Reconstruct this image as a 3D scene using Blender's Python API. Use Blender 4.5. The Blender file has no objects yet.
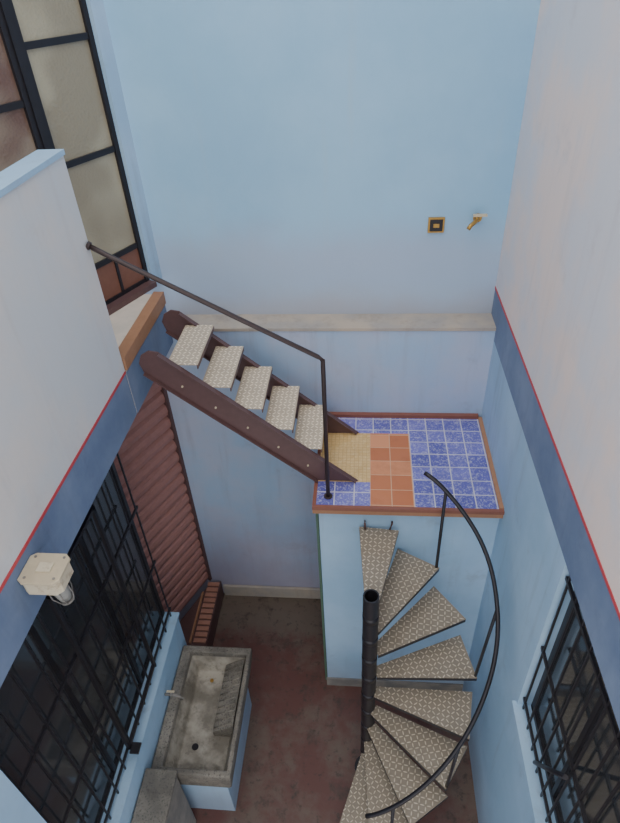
import bpy, bmesh, math
from mathutils import Vector, Matrix
CZ=5.48
# ---------------- material helpers
def newmat(name):
    m=bpy.data.materials.new(name); m.use_nodes=True
    nt=m.node_tree; b=nt.nodes['Principled BSDF']
    return m,nt,b
def N(nt,t,**k):
    n=nt.nodes.new(t)
    for a,v in k.items(): setattr(n,a,v)
    return n
def math_(nt,op,a,b=None,c=None):
    n=N(nt,'ShaderNodeMath',operation=op)
    for i,v in enumerate((a,b,c)):
        if v is None: continue
        if isinstance(v,(int,float)): n.inputs[i].default_value=v
        else: nt.links.new(v,n.inputs[i])
    return n.outputs[0]
def ss(nt,v,a,b):
    n=N(nt,'ShaderNodeMapRange',interpolation_type='SMOOTHSTEP')
    nt.links.new(v,n.inputs[0]); n.inputs[1].default_value=a; n.inputs[2].default_value=b
    return n.outputs[0]
def mix(nt,f,a,b):
    n=N(nt,'ShaderNodeMix',data_type='RGBA')
    if isinstance(f,(int,float)): n.inputs[0].default_value=f
    else: nt.links.new(f,n.inputs[0])
    for i,v in ((6,a),(7,b)):
        if isinstance(v,tuple): n.inputs[i].default_value=(*v[:3],1)
        else: nt.links.new(v,n.inputs[i])
    return n.outputs[2]
def noise(nt,co,s,d=4,rough=.6):
    n=N(nt,'ShaderNodeTexNoise'); n.inputs['Scale'].default_value=s; n.inputs['Detail'].default_value=d
    n.inputs['Roughness'].default_value=rough
    nt.links.new(co,n.inputs['Vector']); return n.outputs[0]
def coords(nt):
    return N(nt,'ShaderNodeTexCoord').outputs['Object']
def bump(nt,b,h,s=.3,d=.01):
    n=N(nt,'ShaderNodeBump'); n.inputs['Strength'].default_value=s; n.inputs['Distance'].default_value=d
    nt.links.new(h,n.inputs['Height']); nt.links.new(n.outputs[0],b.inputs['Normal'])
def srgb(r,g,b):
    f=lambda c:(c/255/12.92) if c/255<=.04045 else ((c/255+.055)/1.055)**2.4
    return (f(r),f(g),f(b))
def streaks(nt,co):
    mp=N(nt,'ShaderNodeMapping'); mp.inputs['Scale'].default_value=(9,9,.7); nt.links.new(co,mp.inputs[0])
    return noise(nt,mp.outputs[0],1,5,.65)
def paint(name,c1,c2,s=1.2,rough=.7,lo=.35,hi=.7,bs=.15,grime=None,ga=.35,low=None,lz=1.0):
    m,nt,b=newmat(name); co=coords(nt)
    f=ss(nt,noise(nt,co,s,5),lo,hi)
    c=mix(nt,f,c1,c2)
    if grime:
        c=mix(nt,math_(nt,'MULTIPLY',ss(nt,streaks(nt,co),.5,.78),ga),c,grime)
        c=mix(nt,math_(nt,'MULTIPLY',ss(nt,noise(nt,co,3.1,6,.7),.56,.74),ga),c,grime)
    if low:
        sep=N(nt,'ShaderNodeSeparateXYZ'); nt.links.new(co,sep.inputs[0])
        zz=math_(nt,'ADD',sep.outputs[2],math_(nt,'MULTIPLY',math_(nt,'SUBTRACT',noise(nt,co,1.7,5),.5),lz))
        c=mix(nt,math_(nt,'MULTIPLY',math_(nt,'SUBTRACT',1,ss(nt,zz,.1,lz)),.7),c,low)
    nt.links.new(c,b.inputs['Base Color'])
    b.inputs['Roughness'].default_value=rough
    bump(nt,b,noise(nt,co,45,4),bs,.006)
    return m
def plain(name,c,rough=.5,metal=0):
    m,nt,b=newmat(name)
    co=coords(nt)
    f=noise(nt,co,25,3)
    d=tuple(x*.72 for x in c)
    nt.links.new(mix(nt,f,c,d),b.inputs['Base Color'])
    b.inputs['Roughness'].default_value=rough; b.inputs['Metallic'].default_value=metal
    return m
# ---- wall paints
def back_upper():
    m,nt,b=newmat('paint_sky_blue'); co=coords(nt)
    sep=N(nt,'ShaderNodeSeparateXYZ'); nt.links.new(co,sep.inputs[0])
    base=mix(nt,ss(nt,noise(nt,co,1.1,5),.35,.7),srgb(136,182,216),srgb(150,192,224))
    zz=math_(nt,'ADD',sep.outputs[2],math_(nt,'MULTIPLY',math_(nt,'SUBTRACT',noise(nt,co,2.2,5),.5),.35))
    f=math_(nt,'SUBTRACT',1,ss(nt,zz,3.75,4.12))
    c=mix(nt,math_(nt,'MULTIPLY',f,.8),base,srgb(164,180,206))
    f2=math_(nt,'MULTIPLY',math_(nt,'SUBTRACT',1,ss(nt,zz,3.3,3.6)),.65)
    c=mix(nt,f2,c,srgb(168,168,176))
    c=mix(nt,math_(nt,'MULTIPLY',ss(nt,streaks(nt,co),.52,.8),.25),c,srgb(170,184,200))
    nt.links.new(c,b.inputs['Base Color']); b.inputs['Roughness'].default_value=.65
    bump(nt,b,noise(nt,co,45,4),.12,.006)
    return m
M_back=back_upper()
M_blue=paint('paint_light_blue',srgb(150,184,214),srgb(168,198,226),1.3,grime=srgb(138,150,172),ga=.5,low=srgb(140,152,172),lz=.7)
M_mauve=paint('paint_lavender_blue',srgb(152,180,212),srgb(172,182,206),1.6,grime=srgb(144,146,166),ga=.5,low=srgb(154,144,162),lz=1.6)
M_white_r=paint('paint_warm_white',srgb(212,212,220),srgb(232,214,208),1.1,lo=.4,hi=.62,grime=srgb(188,180,184),ga=.35)
M_white_l=paint('paint_grey_white',srgb(200,206,212),srgb(216,210,206),1.5,grime=srgb(186,182,184),ga=.35)
M_band=paint('paint_slate_blue',srgb(98,116,148),srgb(122,138,166),2.0,grime=srgb(88,98,122),ga=.4)
M_red=plain('paint_red_line',srgb(200,72,80),.6)
M_ledge=paint('cement_ledge',srgb(156,152,148),srgb(176,164,150),4,grime=srgb(120,112,104),ga=.4)
M_cem=paint('cement_grey',srgb(116,114,112),srgb(146,140,132),5,.8,bs=.4)
M_dkmet=plain('black_painted_steel',srgb(44,42,48),.4,.3)
M_dkbr=plain('dark_brown_painted_steel',srgb(66,54,54),.45,.2)
M_brown=plain('maroon_painted_steel',srgb(102,76,76),.45,.1)
M_shut=plain('brown_painted_shutter',srgb(176,128,120),.5)
M_wood=plain('terracotta_edging',srgb(168,124,94),.55)
M_green=plain('green_door_paint',srgb(84,112,96),.5)
M_brass=plain('brass',srgb(190,150,80),.35,.6)
M_beige=plain('aged_beige_plastic',srgb(206,192,164),.5)
M_land=paint('landing_concrete',srgb(190,182,172),srgb(214,200,186),3)
M_red_trim=plain('dark_red_cement_edge',srgb(140,88,74),.5)
M_steptile=plain('step_ribbed_tile',srgb(176,128,110),.5)
def floor_mat():
    m,nt,b=newmat('worn_red_floor_paint'); co=coords(nt)
    n1=noise(nt,co,1.6,6,.65); n2=noise(nt,co,6,6,.7)
    f=ss(nt,math_(nt,'ADD',math_(nt,'MULTIPLY',n1,.7),math_(nt,'MULTIPLY',n2,.3)),.44,.60)
    c=mix(nt,f,srgb(94,60,55),srgb(100,84,75))
    sep=N(nt,'ShaderNodeSeparateXYZ'); nt.links.new(co,sep.inputs[0])
    yy=math_(nt,'ADD',sep.outputs[1],math_(nt,'MULTIPLY',math_(nt,'SUBTRACT',n2,.5),.5))
    c=mix(nt,math_(nt,'MULTIPLY',ss(nt,yy,3.2,3.45),.8),c,srgb(102,93,84))
    c=mix(nt,ss(nt,noise(nt,co,14,5,.7),.53,.75),c,srgb(58,49,45))
    c=mix(nt,math_(nt,'MULTIPLY',ss(nt,noise(nt,co,3.5,6,.75),.52,.66),.65),c,srgb(64,55,50))
    nt.links.new(c,b.inputs['Base Color']); b.inputs['Roughness'].default_value=.5
    bump(nt,b,n2,.2,.01); return m
M_floor=floor_mat()
def stone_mat():
    m,nt,b=newmat('granite_concrete'); co=coords(nt)
    c=mix(nt,ss(nt,noise(nt,co,3,6),.35,.65),srgb(98,94,88),srgb(136,130,120))
    c=mix(nt,ss(nt,noise(nt,co,70,3),.5,.7),c,srgb(78,76,72))
    c=mix(nt,math_(nt,'MULTIPLY',ss(nt,noise(nt,co,9,6,.7),.5,.68),.5),c,srgb(70,66,60))
    nt.links.new(c,b.inputs['Base Color']); b.inputs['Roughness'].default_value=.7
    bump(nt,b,noise(nt,co,60,4),.4,.004); return m
M_stone=stone_mat()
def stone_light():
    m,nt,b=newmat('worn_basin_concrete'); co=coords(nt)
    c=mix(nt,ss(nt,noise(nt,co,5,6),.35,.65),srgb(168,162,150),srgb(116,110,100))
    c=mix(nt,math_(nt,'MULTIPLY',ss(nt,noise(nt,co,12,6,.7),.5,.66),.5),c,srgb(84,78,70))
    nt.links.new(c,b.inputs['Base Color']); b.inputs['Roughness'].default_value=.6
    return m
M_basin=stone_light()
def glass_mat(name,c,rough=.08,c2=None):
    m,nt,b=newmat(name); co=coords(nt)
    c2=c2 or tuple(x*1.6 for x in c)
    nt.links.new(mix(nt,noise(nt,co,1.5,2),c,c2),b.inputs['Base Color'])
    b.inputs['Roughness'].default_value=rough; b.inputs['IOR'].default_value=1.6
    return m
M_glass=glass_mat('dark_window_glass',srgb(46,48,52))
def frosted(name,c,c2):
    m,nt,b=newmat(name); co=coords(nt)
    nt.links.new(mix(nt,ss(nt,noise(nt,co,1.6,2),.4,.6),c,c2),b.inputs['Base Color'])
    b.inputs['Roughness'].default_value=.25
    v=N(nt,'ShaderNodeTexVoronoi'); v.inputs['Scale'].default_value=60; nt.links.new(co,v.inputs['Vector'])
    bump(nt,b,v.outputs[0],.5,.004); return m
M_frost=frosted('frosted_patterned_glass',srgb(170,163,140),srgb(146,138,118))
M_frost2=frosted('frosted_brown_glass',srgb(104,78,70),srgb(142,128,112))
M_kick=plain('brick_kick_panel',srgb(130,88,72),.5)
def tile_mat(name,a,b_,mort,size,speck=None,ox=0,oy=0,rough=.25,ms=.0035):
    m,nt,b=newmat(name); co=coords(nt)
    mp=N(nt,'ShaderNodeMapping'); mp.inputs['Location'].default_value=(-ox,-oy,0); nt.links.new(co,mp.inputs[0])
    br=N(nt,'ShaderNodeTexBrick',offset=0.0,squash=1.0)
    br.inputs['Scale'].default_value=1; br.inputs['Brick Width'].default_value=size; br.inputs['Row Height'].default_value=size
    br.inputs['Mortar Size'].default_value=ms; br.inputs['Mortar Smooth'].default_value=.1
    br.inputs['Color1'].default_value=(*a,1); br.inputs['Color2'].default_value=(*b_,1); br.inputs['Mortar'].default_value=(*mort,1)
    nt.links.new(mp.outputs[0],br.inputs['Vector'])
    c=br.outputs['Color']
    if speck:
        f=math_(nt,'ADD',math_(nt,'MULTIPLY',noise(nt,co,85,4,.7),.7),math_(nt,'MULTIPLY',noise(nt,co,22,4,.7),.3))
        f=ss(nt,f,.48,.62)
        f=math_(nt,'MULTIPLY',f,math_(nt,'SUBTRACT',1,br.outputs['Fac']))
        f=math_(nt,'MULTIPLY',f,.6)
        c=mix(nt,f,c,speck)
    c=mix(nt,math_(nt,'MULTIPLY',ss(nt,noise(nt,co,5,5,.7),.45,.7),.25),c,tuple(x*.55 for x in a))
    nt.links.new(c,b.inputs['Base Color']); b.inputs['Roughness'].default_value=rough
    return m
M_tblue=tile_mat('blue_speckled_tile',srgb(88,88,164),srgb(118,116,192),srgb(196,194,208),.137,srgb(196,196,220),ox=.355,oy=2.78,ms=.0045)
M_terra=tile_mat('terracotta_tile',srgb(180,108,72),srgb(216,148,108),srgb(206,166,134),.148,None,ox=.055,oy=2.80,ms=.003)
M_tan=tile_mat('ochre_mosaic_tile',srgb(206,170,112),srgb(216,184,130),srgb(190,156,106),.03,srgb(226,204,160),ox=-.3,oy=3.0,ms=.002)
def diamond(name,base,hi,cell=.04,metal=.5,rough=.4):
    m,nt,b=newmat(name); co=coords(nt)
    sep=N(nt,'ShaderNodeSeparateXYZ'); nt.links.new(co,sep.inputs[0])
    px=math_(nt,'MULTIPLY',sep.outputs[0],1/cell); py=math_(nt,'MULTIPLY',sep.outputs[1],1/cell)
    par=math_(nt,'MODULO',math_(nt,'ABSOLUTE',math_(nt,'ADD',math_(nt,'FLOOR',px),math_(nt,'FLOOR',py))),2)
    s=math_(nt,'SUBTRACT',math_(nt,'MULTIPLY',math_(nt,'GREATER_THAN',par,.5),2),1)
    fx=math_(nt,'SUBTRACT',math_(nt,'FRACT',px),.5)
    fy=math_(nt,'SUBTRACT',math_(nt,'FRACT',py),.5)
    sy=math_(nt,'MULTIPLY',s,fy)
    a=math_(nt,'ADD',fx,sy); c=math_(nt,'SUBTRACT',fx,sy)
    d=math_(nt,'ADD',math_(nt,'MULTIPLY',math_(nt,'MULTIPLY',a,a),1.4),math_(nt,'MULTIPLY',math_(nt,'MULTIPLY',c,c),18))
    mask=math_(nt,'SUBTRACT',1,ss(nt,d,.3,.8))
    bs=mix(nt,noise(nt,co,9,5),base,tuple(x*.7 for x in base))
    c=mix(nt,mask,bs,hi)
    c=mix(nt,math_(nt,'MULTIPLY',ss(nt,noise(nt,co,7,5,.7),.5,.7),.35),c,tuple(x*.6 for x in base))
    nt.links.new(c,b.inputs['Base Color'])
    b.inputs['Metallic'].default_value=metal; b.inputs['Roughness'].default_value=rough
    bump(nt,b,mask,.6,.004); return m
M_dia=diamond('diamond_plate_steel',srgb(148,136,120),srgb(204,192,172),.032,.15)
M_dia2=diamond('worn_diamond_plate',srgb(198,182,160),srgb(246,234,214),.032,.0)
# ---------------- mesh builder
class MB:
    def __init__(s,name): s.bm=bmesh.new(); s.mats=[]; s.name=name
    def mi(s,m):
        if m not in s.mats: s.mats.append(m)
        return s.mats.index(m)
    def hexa(s,pts,m):
        v=[s.bm.verts.new(p) for p in pts]; i=s.mi(m)
        for f in ((0,3,2,1),(4,5,6,7),(0,1,5,4),(1,2,6,5),(2,3,7,6),(3,0,4,7)):
            s.bm.faces.new([v[k] for k in f]).material_index=i
    def box(s,x0,x1,y0,y1,z0,z1,m,mt=None):
        s.hexa([(x0,y0,z0),(x1,y0,z0),(x1,y1,z0),(x0,y1,z0),(x0,y0,z1),(x1,y0,z1),(x1,y1,z1),(x0,y1,z1)],m)
        return s
    def prism(s,poly,off,m):
        off=Vector(off); i=s.mi(m)
        a=[s.bm.verts.new(p) for p in poly]; b=[s.bm.verts.new(Vector(p)+off) for p in poly]
        n=len(poly)
        s.bm.faces.new(a).material_index=i; s.bm.faces.new(b[::-1]).material_index=i
        for k in range(n): s.bm.faces.new([a[k],b[k],b[(k+1)%n],a[(k+1)%n]]).material_index=i
    def tube(s,path,r,m,seg=12,cap=True,r2=None):
        path=[Vector(p) for p in path]; i=s.mi(m); rings=[]
        for k,p in enumerate(path):
            t=(path[min(k+1,len(path)-1)]-path[max(k-1,0)]).normalized()
            ref=Vector((0,0,1)) if abs(t.z)<.9 else Vector((0,1,0))
            u=t.cross(ref).normalized(); w=t.cross(u)
            rr=r if r2 is None else r+(r2-r)*k/(len(path)-1)
            rings.append([s.bm.verts.new(p+u*math.cos(2*math.pi*j/seg)*rr+w*math.sin(2*math.pi*j/seg)*rr) for j in range(seg)])
        for k in range(len(rings)-1):
            for j in range(seg):
                f=s.bm.faces.new([rings[k][j],rings[k][(j+1)%seg],rings[k+1][(j+1)%seg],rings[k+1][j]]); f.material_index=i; f.smooth=True
        if cap:
            s.bm.faces.new(rings[0]).material_index=i; s.bm.faces.new(rings[-1][::-1]).material_index=i
    def done(s,parent=None,loc=None,rot=None,bevel=0):
        bmesh.ops.recalc_face_normals(s.bm,faces=s.bm.faces)
        me=bpy.data.meshes.new(s.name); s.bm.to_mesh(me); s.bm.free()
        for m in s.mats: me.materials.append(m)
        o=bpy.data.objects.new(s.name,me); bpy.context.scene.collection.objects.link(o)
        if parent: o.parent=parent
        if loc: o.location=loc
        if rot: o.rotation_euler=rot
        if bevel:
            b=o.modifiers.new('bevel','BEVEL'); b.width=bevel; b.segments=2; b.limit_method='ANGLE'
        return o
def empty(name,loc=(0,0,0)):
    e=bpy.data.objects.new(name,None); bpy.context.scene.collection.objects.link(e); e.location=loc; e.empty_display_size=.2
    return e
TOP=7.6
# ---------------- shell
MB('floor').box(-3.4,1.2,-.6,4.3,-.15,0,M_floor).done()
w=MB('wall_back')
w.box(-1.75,1.2,4,4.2,3.0,TOP,M_back)
w.box(-1.75,1.2,3.79,4.2,0,3.285,M_mauve)
w.box(-1.445,.94,3.782,4.0,3.285,3.31,M_ledge)
w.done()
w=MB('wall_right')
X=.94; X1=1.16
w.box(X,X1,-.6,4.0,3.53,TOP,M_white_r)
w.box(X-.003,X1,-.6,4.0,3.512,3.53,M_red)
w.box(X,X1,-.6,4.0,3.2,3.512,M_band)
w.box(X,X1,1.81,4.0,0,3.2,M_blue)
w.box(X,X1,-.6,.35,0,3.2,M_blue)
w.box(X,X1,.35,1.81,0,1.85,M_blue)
w.done()
L=-1.445; LL=-1.52; YE=2.74
w=MB('wall_left_upper')
w.box(L-.11,L,-.6,2.89,3.53,4.79,M_white_l)
w.box(L-.11,L+.003,-.6,2.89,3.512,3.53,M_red)
w.box(L-.3,L,-.6,2.89,3.2,3.512,M_band)
w.box(L-.123,L+.010,-.6,2.893,4.775,4.80,M_blue)
w.done()
w=MB('wall_left_lower')
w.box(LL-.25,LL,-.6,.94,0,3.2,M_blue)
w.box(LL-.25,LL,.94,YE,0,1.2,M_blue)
w.done()
MB('wall_window_return').box(LL-.75,LL-.25,YE-.1,YE,0,3.2,M_blue).done()
# landing slab
w=MB('landing_slab')
def poly(zs,pts): return [(x,y,zs) for x,y in pts]
w.prism(poly(3.2,[(L,2.895),(L,3.77),(-1.62,3.77),(-2.9,1.0),(-2.9,-.6),(L-.31,-.6),(L-.31,2.895)]),(0,0,.40),M_land)
w.box(L,L+.004,2.895,3.77,3.2,3.512,M_band)
w.box(L-.06,L+.015,2.895,3.77,3.53,3.62,M_wood)
w.done()
# angled walls
P0=Vector((-1.504,4.0,0)); d=Vector((-.42,-.906,0)).normalized(); nrm=Vector((d.y*-1,d.x,0))
if nrm.x<0: nrm=-nrm
def A(t,o,z,base=P0): 
    p=base+d*t+nrm*o; return (p.x,p.y,z)
def abox(mb,t0,t1,o0,o1,z0,z1,m,base=P0):
    mb.hexa([A(t0,o0,z0,base),A(t1,o0,z0,base),A(t1,o1,z0,base),A(t0,o1,z0,base),A(t0,o0,z1,base),A(t1,o0,z1,base),A(t1,o1,z1,base),A(t0,o1,z1,base)],m)
w=MB('wall_landing')
abox(w,-.02,.1,-.2,0,3.62,TOP,M_blue)
abox(w,.1,1.25,-.2,0,6.0,TOP,M_blue)
abox(w,1.25,4.6,-.2,0,3.62,TOP,M_white_l)
w.done()
def leaf(name,t0,t1,frost,zs,z0=3.63,z1=5.98,st=.035):
    e=empty(name); 
    f=MB('frame')
    for a,b in ((t0,t0+st),(t1-st,t1)): abox(f,a,b,-.08,-.03,z0,z1,M_dkmet)
    for z in [z0,z1-.05]+list(zs): abox(f,t0+st,t1-st,-.075,-.035,z,z+.035,M_dkmet)
    f.done(e)
    g=MB('glass'); abox(g,t0+st,t1-st,-.06,-.05,zs[0]+.03,z1-.05,frost); g.done(e)
    k=MB('kick_panel'); abox(k,t0+st,t1-st,-.065,-.045,z0+.035,zs[0],M_kick); 
    tm=(t0+t1)/2; abox(k,tm-.01,tm+.01,-.045,-.035,z0+.035,zs[0],M_dkmet)
    k.done(e); return e
leaf('door_1',.10,.62,M_frost,[3.90,4.54,5.15,5.72])
leaf('window_1',.66,1.24,M_frost2,[3.90,4.40,4.9,5.45])
w=MB('trim_1'); abox(w,.62,.66,-.09,-.02,3.63,5.98,M_dkmet); abox(w,.1,1.25,-.11,.03,3.60,3.64,M_brown); w.done()
# lower angled wall + shutter
Q=Vector((-1.59,3.79,0))
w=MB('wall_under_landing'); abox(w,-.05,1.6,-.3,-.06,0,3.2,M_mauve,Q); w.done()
e=empty('roller_shutter')
s=MB('slats'); z=.27; 
while z<3.1:
    pts=[]
    for (o,zz) in ((-.05,0),(-.025,.012),(-.012,.06),(-.02,.105),(-.05,.128)):
        pts.append(A(0.03,o,z+zz,Q))
    s.prism(pts,d*1.2,M_shut)
    z+=.13
s.done(e)
s=MB('guide_rails'); abox(s,0,.03,-.06,.0,.25,3.2,M_brown,Q); abox(s,1.22,1.25,-.06,.0,.25,3.2,M_brown,Q); s.done(e)
# tiled step
w=MB('doorway_step')
w.prism([(-1.49,3.02,0),(-1.49,3.77,0),(-1.60,3.74,0),(-1.93,3.02,0)],(0,0,.24),M_brown)
for i in range(11):
    y=3.05+i*.065
    w.box(-1.62,-1.50,y,y+.045,.24,.255,M_steptile)
w.box(-1.66,-1.64,3.04,3.62,.24,.262,M_wood)
w.done()
MB('baseboard_back').box(-1.48,-.345,3.76,3.79,0,.17,M_ledge).done(bevel=.01)
# platform
e=empty('tiled_platform')
bx=-.305
MB('base_wall').box(bx,X,2.84,3.79,0,2.42,M_blue).done(e)
MB('baseboard').box(bx-.008,X,2.825,2.84,0,.12,M_cem).done(e)
s=MB('slab'); s.box(bx-.035,X,2.775,3.79,2.43,2.478,M_wood)
s.box(bx-.035,X,2.765,2.79,2.475,2.503,M_red_trim)
s.box(bx-.035,bx-.01,2.79,3.79,2.475,2.503,M_red_trim)
s.box(X-.03,X,2.79,3.77,2.455,2.51,M_wood)
s.box(bx-.01,X-.03,3.755,3.79,2.455,2.53,M_red_trim)
s.done(e)
s=MB('blue_tiles')
s.box(.355,X-.03,2.79,3.755,2.478,2.5,M_tblue)
s.box(bx-.01,.355,3.56,3.755,2.478,2.5,M_tblue)
s.box(bx-.01,.055,2.79,3.02,2.478,2.5,M_tblue)
s.done(e)
MB('terracotta_tiles').box(.055,.355,2.79,3.56,2.478,2.501,M_terra).done(e)
MB('ochre_tiles').box(bx-.01,.055,3.02,3.56,2.478,2.501,M_tan).done(e)
g=MB('door_2'); g.box(-.33,-.312,2.87,3.5,.01,2.36,M_green); g.box(-.336,-.33,2.93,3.44,.1,2.26,M_dkmet); g.tube([(-.36,3.38,1.05),(-.33,3.38,1.05)],.012,M_dkmet); g.done()
# ---------------- straight stair
e=empty('metal_staircase')
ux=(1.30,-1.12)
def stringer(name,y,sgn):
    s=MB(name)
    ln=math.hypot(*ux); u=(ux[0]/ln,ux[1]/ln); n=(u[1],-u[0])
    tipx=-.03; tipz=2.505
    def P(a,b): return (tipx-u[0]*a+n[0]*b, tipz-u[1]*a+n[1]*b)
    D=.19; Ltot=1.70
    low=(tipx-D/(-u[1]) ,tipz)
    pts=[(tipx,tipz)]
    pts.append(P(Ltot-.06,0)); pts.append(P(Ltot-.01,.03)); pts.append(P(Ltot+.01,.09)); pts.append(P(Ltot-.01,.15)); pts.append(P(Ltot-.07,D)); pts.append(low)
    s.prism([(x,y-.005,z) for x,z in pts],(0,.01,0),M_brown)
    for b in (0,D-.008):
        a0=.02 if b==0 else .22
        p=[P(a0,b),P(Ltot-.07,b),P(Ltot-.07,b+.008),P(a0,b+.008)]
        s.prism([(x,y,z) for x,z in p],(0,.035*sgn,0),M_brown)
    for i in range(5):
        a=.36+i*.257
        c=P(a,.12); s.tube([(c[0],y-.012,c[1]),(c[0],y+.012,c[1])],.007,M_beige,8)
    return s.done(e)
stringer('stringer_near',3.03,-1); stringer('stringer_far',3.56,-1)
for i in range(5):
    x=-1.14+.19*i; z=3.475-.172*i
    t=MB('tread_%d'%(i+1)); t.box(-.1,.1,-.25,.25,-.006,0,M_dia2)
    t.box(-.1,-.094,-.25,.25,-.035,-.006,M_brown); t.box(.094,.1,-.25,.25,-.035,-.006,M_brown)
    t.done(e,(x,3.295,z))
h=MB('handrail')
h.tube([(-1.44,2.87,4.33),(-1.36,2.87,4.28),(-.26,2.87,3.645),(-.235,2.87,3.62),(-.235,2.87,3.58),(-.235,2.87,2.505)],.014,M_dkbr)
h.tube([(-.235,2.87,2.503),(-.235,2.87,2.512)],.03,M_dkbr)
h.tube([(-1.445,2.87,4.333),(-1.43,2.87,4.325)],.022,M_dkbr)
h.done(e)
# ---------------- spiral stair
cx,cy=.06,2.13; R=.73; H=.235
def ang(k): return 85-24*min(k,4)-21.5*max(0,k-4)
e=empty('spiral_staircase',(cx,cy,0))
p=MB('centre_pole')
seg=24; p.tube([(0,0,0),(0,0,2.43)],.05,M_dkmet,seg,cap=False)
p.tube([(0,0,2.43),(0,0,2.2)],.041,M_dkmet,seg,cap=False)
i=p.mi(M_dkmet)
o_=[p.bm.verts.new((.05*math.cos(a*math.pi/12),.05*math.sin(a*math.pi/12),2.43)) for a in range(24)]
n_=[p.bm.verts.new((.041*math.cos(a*math.pi/12),.041*math.sin(a*math.pi/12),2.43)) for a in range(24)]
for k in range(24): p.bm.faces.new([o_[k],o_[(k+1)%24],n_[(k+1)%24],n_[k]]).material_index=i
p.tube([(0,0,0),(0,0,.015)],.10,M_dkmet,24)
p.done(e)
def tread(k,z,a_):
    t=MB('tread_%d'%(k+1)); ha=math.radians(13)
    wi=.038; Ro=R if k else .70
    if k==0: ha=math.radians(11.5)
    pts=[(.045,-wi),(Ro*math.cos(ha),-Ro*math.sin(ha)),(Ro*math.cos(ha),Ro*math.sin(ha)),(.045,wi)]
    t.prism([(x,y,-.006) for x,y in pts],(0,0,.006),M_dia)
    for a,b in ((0,1),(1,2),(2,3)):
        pa=Vector((*pts[a],-.036)); pb=Vector((*pts[b],-.036)); n=Vector((-(pb-pa).y,(pb-pa).x,0)).normalized()*.006
        t.prism([pa,pb,pb+n,pa+n],(0,0,.0305),M_dkmet)
    t.tube([(0,0,-.06),(0,0,.0)],.0515,M_dkmet,20)
    t.done(e,(0,0,z),(0,0,math.radians(a_)))
for k in range(9):
    tread(k,2.25-H*k,ang(k))
keys=[(62,2.88,.70),(52,2.80,.71),(20,2.53,.75),(-12,2.17,.76),(-45,1.70,.74),(-70,1.33,.72),(-93,1.04,.71)]
def rail(deg):
    for (a0,z0,r0),(a1,z1,r1) in zip(keys,keys[1:]):
        if a1<=deg<=a0:
            f=(a0-deg)/(a0-a1); return z0+(z1-z0)*f, r0+(r1-r0)*f
    return keys[-1][1:]
pts=[]
for i in range(154):
    dg=62-i
    zs=[rail(max(-93,min(62,dg+o)))for o in (-8,-4,0,4,8)]
    z=sum(q[0] for q in zs)/5; r_=sum(q[1] for q in zs)/5
    pts.append((r_*math.cos(math.radians(dg)),r_*math.sin(math.radians(dg)),z))
r=MB('handrail'); r.tube(pts[::3],.014,M_dkmet,10)
for k,off in ((1,-11.5),(3,-11.5),(5,-11.5),(7,-2)):
    dg=ang(k)+off; t=math.radians(dg); z,rr=rail(max(dg,-93))
    zb=2.25-H*k-.03
    r.tube([(.72*math.cos(t),.72*math.sin(t),zb),(rr*math.cos(t),rr*math.sin(t),z)],.011,M_dkmet,8)
r.done(e)
h=MB('top_brackets')
for x in (-.04,.15):
    h.tube([(x,.70,2.31),(x,.685,2.30),(x*.9,.675,2.25)],.007,M_brown,8)
h.done(e)
# ---------------- sink
e=empty('laundry_sink')
x0,x1,y0,y1,zt,zb=-1.512,-.92,1.67,2.67,.86,.58
s=MB('basin'); bm=s.bm; im=s.mi(M_stone); ib=s.mi(M_basin)
def ring(a,b,c,d_,z): return [bm.verts.new(q) for q in ((a,c,z),(b,c,z),(b,d_,z),(a,d_,z))]
rings=[ring(x0+.03,x1-.03,y0+.03,y1-.03,zb),ring(x0,x1,y0,y1,zt-.06),ring(x0,x1,y0,y1,zt),ring(x0+.08,x1-.035,y0+.045,y1-.06,zt),ring(x0+.085,x1-.04,y0+.05,y1-.065,zt-.05),ring(x0+.14,x1-.09,y0+.10,y1-.12,zt-.20)]
for k in range(5):
    for j in range(4):
        f=bm.faces.new([rings[k][j],rings[k][(j+1)%4],rings[k+1][(j+1)%4],rings[k+1][j]]); f.material_index=im if k<4 else ib
bm.faces.new(rings[0][::-1]).material_index=im; bm.faces.new(rings[-1]).material_index=ib
s.done(e,bevel=.012)
s=MB('washboard')
yA,yB=y0+.36,y1-.09
s.hexa([(x1-.22,yA,zt-.20),(x1-.07,yA,zt-.20),(x1-.07,yB,zt-.20),(x1-.22,yB,zt-.20),(x1-.22,yA,zt-.13),(x1-.05,yA,zt-.03),(x1-.05,yB,zt-.03),(x1-.22,yB,zt-.13)],M_stone)
for i in range(10):
    y=yA+.03+i*.052
    s.tube([(x1-.215,y,zt-.129),(x1-.06,y,zt-.037)],.006,M_stone,8)
s.done(e)
s=MB('drain'); s.tube([(-1.27,y0+.27,zt-.2),(-1.27,y0+.27,zt-.195)],.026,M_dkmet,16); s.tube([(-1.25,y1-.2,zt-.2),(-1.25,y1-.2,zt-.193)],.016,M_brass,12); s.done(e)
MB('pedestal').box(-1.512,-1.0,1.74,2.6,0,.582,M_blue).done(e)
s=MB('faucet')
s.tube([(-1.512,2.18,.98),(-1.43,2.18,.98),(-1.40,2.18,.965),(-1.385,2.18,.92)],.012,M_cem,10)
s.tube([(-1.46,2.18,.98),(-1.46,2.18,1.025)],.009,M_cem,10); s.box(-1.49,-1.43,2.173,2.187,1.023,1.033,M_beige)
s.done(e)
s=MB('concrete_block_stand'); s.box(-1.512,-1.30,1.2,1.655,0,.93,M_cem); s.box(-1.512,-1.28,1.19,1.66,.93,.97,M_stone); s.done(bevel=.01)
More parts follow.
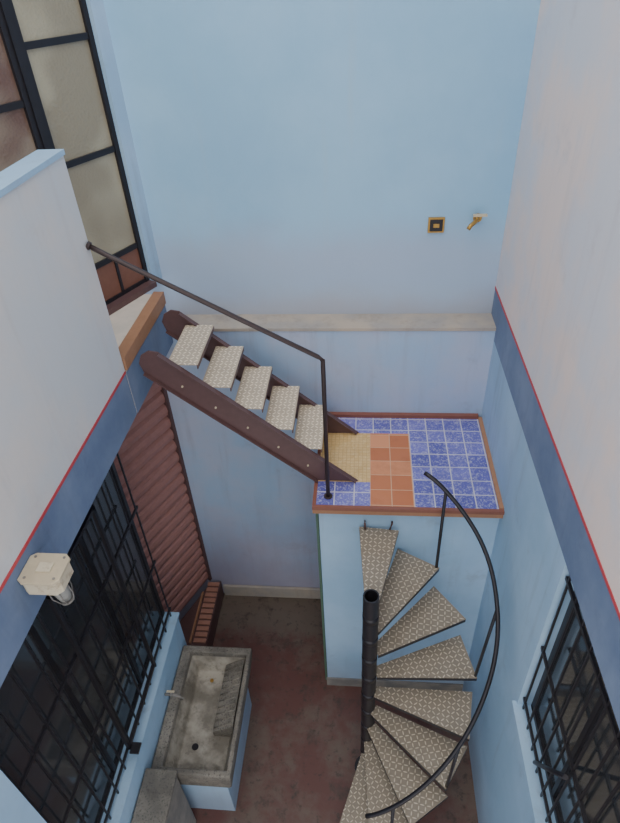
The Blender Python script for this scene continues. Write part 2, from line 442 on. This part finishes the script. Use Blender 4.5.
# ---------------- window grilles
def grille(name,xg,ya,yb,za,zb_,glassx,nv,hz):
    e=empty(name)
    f=MB('frame')
    for a,b in ((ya,ya+.035),(yb-.035,yb)): f.box(glassx-.02,glassx+.02,a,b,za,zb_,M_dkmet)
    for z in (za,zb_-.035): f.box(glassx-.02,glassx+.02,ya,yb,z,z+.035,M_dkmet)
    for k in range(1,3): 
        y=ya+(yb-ya)*k/3; f.box(glassx-.018,glassx+.018,y-.015,y+.015,za,zb_,M_dkmet)
    f.done(e)
    MB('glass').box(glassx-.004,glassx+.004,ya+.02,yb-.02,za+.02,zb_-.02,M_glass).done(e)
    g=MB('security_grille')
    for k in range(nv+1):
        y=ya+.03+(yb-ya-.06)*k/nv; g.box(xg-.005,xg+.005,y-.005,y+.005,za+.02,zb_-.02,M_dkmet)
    for z in hz:
        g.box(xg-.007,xg+.007,ya,yb,z-.010,z+.010,M_dkmet)
    g.done(e)
    return e
e2=grille('window_2',-1.56,.94,YE-.005,1.205,3.195,-1.64,12,[1.3,1.9,2.5,3.1])
s=MB('opening_casement_guard')
for y in (1.62,2.2): s.box(-1.54,-1.52,y,y+.022,1.35,3.05,M_dkmet)
for z in (1.35,3.03): s.box(-1.54,-1.52,1.62,2.222,z,z+.022,M_dkmet)
s.box(-1.52,-1.46,1.60,1.67,1.335,1.35,M_dkmet)
s.done(e2)
MB('trim_2').box(-1.70,-1.50,.94,YE+.005,1.2,1.222,M_blue).done()
e3=grille('window_3',.965,.36,1.805,1.86,3.195,1.04,12,[1.95,2.5,3.1])
s=MB('diagonal_stay'); s.tube([(.95,1.45,1.95),(.91,1.15,2.55)],.012,M_dkmet,8); s.done(e3)
MB('trim_3').box(.915,1.12,.35,1.83,1.832,1.86,M_blue).done()
# ---------------- wall lamp : box on the wall with a caged bulb hanging below
e=empty('wall_lamp',(0,0,0))
s=MB('housing')
lx,ly,lz=-1.345,1.49,3.37
def rusty():
    m,nt,b=newmat('weathered_lamp_housing'); co=coords(nt)
    c=mix(nt,ss(nt,noise(nt,co,20,5,.7),.5,.75),srgb(204,194,170),srgb(150,126,98))
    nt.links.new(c,b.inputs['Base Color']); b.inputs['Roughness'].default_value=.6; return m
M_lampb=rusty()
pl=[(-.098,-.065),(-.075,-.082),(.06,-.082),(.085,-.055),(.085,.055),(.06,.078),(-.075,.078),(-.098,.06)]
s.prism([(lx+a*.92,ly+b*.92,lz) for a,b in pl],(0,0,.075),M_lampb)
s.prism([(lx+a,ly+b,lz+.075) for a,b in pl],(0,0,.014),M_beige)
s.box(lx-.035,lx+.03,ly-.025,ly+.025,lz+.089,lz+.096,M_lampb)
for sx,sy in ((-.07,-.055),(.06,-.055),(-.07,.055),(.06,.055)): s.tube([(lx+sx,ly+sy,lz+.089),(lx+sx,ly+sy,lz+.094)],.007,M_cem,8)
s.box(-1.445,lx-.08,ly-.04,ly+.04,lz+.01,lz+.065,M_lampb)
s.done(e,bevel=.004)
M_lens=frosted('clear_bulb_glass',srgb(176,176,170),srgb(130,130,128))
s=MB('bulb'); s.tube([(lx+.01,ly,lz),(lx+.012,ly,lz-.03)],.045,M_cem,20)
s.tube([(lx+.012,ly,lz-.03),(lx+.016,ly,lz-.05),(lx+.022,ly,lz-.09),(lx+.026,ly,lz-.12)],.042,M_lens,20,r2=.028)
for k in range(6):
    a=k*math.pi/3; ca,sa=math.cos(a),math.sin(a)
    s.tube([(lx+.012+.048*ca,ly+.048*sa,lz-.02),(lx+.02+.05*ca,ly+.05*sa,lz-.08),(lx+.028+.03*ca,ly+.03*sa,lz-.135)],.003,M_cem,6)
s.tube([(lx+.027,ly,lz-.13),(lx+.028,ly,lz-.138)],.032,M_cem,16)
s.done(e)
# ---------------- electrical box, wall tap
s=MB('electrical_box'); s.box(.425,.535,3.985,4.0,3.935,4.04,M_brass); s.box(.437,.523,3.98,3.986,3.947,4.028,M_dkmet); s.box(.46,.50,3.972,3.982,3.975,4.0,M_brass); s.done(bevel=.002)
s=MB('wall_tap'); s.tube([(.75,4.0,4.03),(.73,3.93,4.03),(.69,3.88,4.02),(.675,3.87,4.0)],.014,M_brass,10); s.tube([(.75,4.0,4.03),(.75,3.992,4.03)],.03,M_brass,12)
s.tube([(.735,3.94,4.03),(.735,3.94,4.065)],.009,M_brass); s.box(.71,.80,3.93,3.95,4.06,4.074,M_beige); s.done()
# ---------------- light
wd=bpy.data.worlds.new('overcast_sky'); bpy.context.scene.world=wd; wd.use_nodes=True
bg=wd.node_tree.nodes['Background']; bg.inputs[0].default_value=(1,.985,.97,1); bg.inputs[1].default_value=1.85
sl=bpy.data.lights.new('sun','SUN'); sl.energy=1.2; sl.angle=math.radians(50); sl.color=(1,.95,.88)
so=bpy.data.objects.new('sun',sl); bpy.context.scene.collection.objects.link(so); so.rotation_euler=(math.radians(18),math.radians(-6),0)
# ---------------- camera
cam=bpy.data.cameras.new('camera'); co=bpy.data.objects.new('camera',cam); bpy.context.scene.collection.objects.link(co)
cam.sensor_fit='VERTICAL'; cam.sensor_height=24; cam.lens=591/823*24; cam.clip_start=.02
r_=Vector((.9959,.0771,-.0466)); u_=Vector((-.0106,.6132,.7897)); b_=Vector((.0895,-.7861,.6117))
M=Matrix((( r_.x,u_.x,b_.x,0),(r_.y,u_.y,b_.y,0),(r_.z,u_.z,b_.z,CZ),(0,0,0,1)))
co.matrix_world=M
bpy.context.scene.camera=co
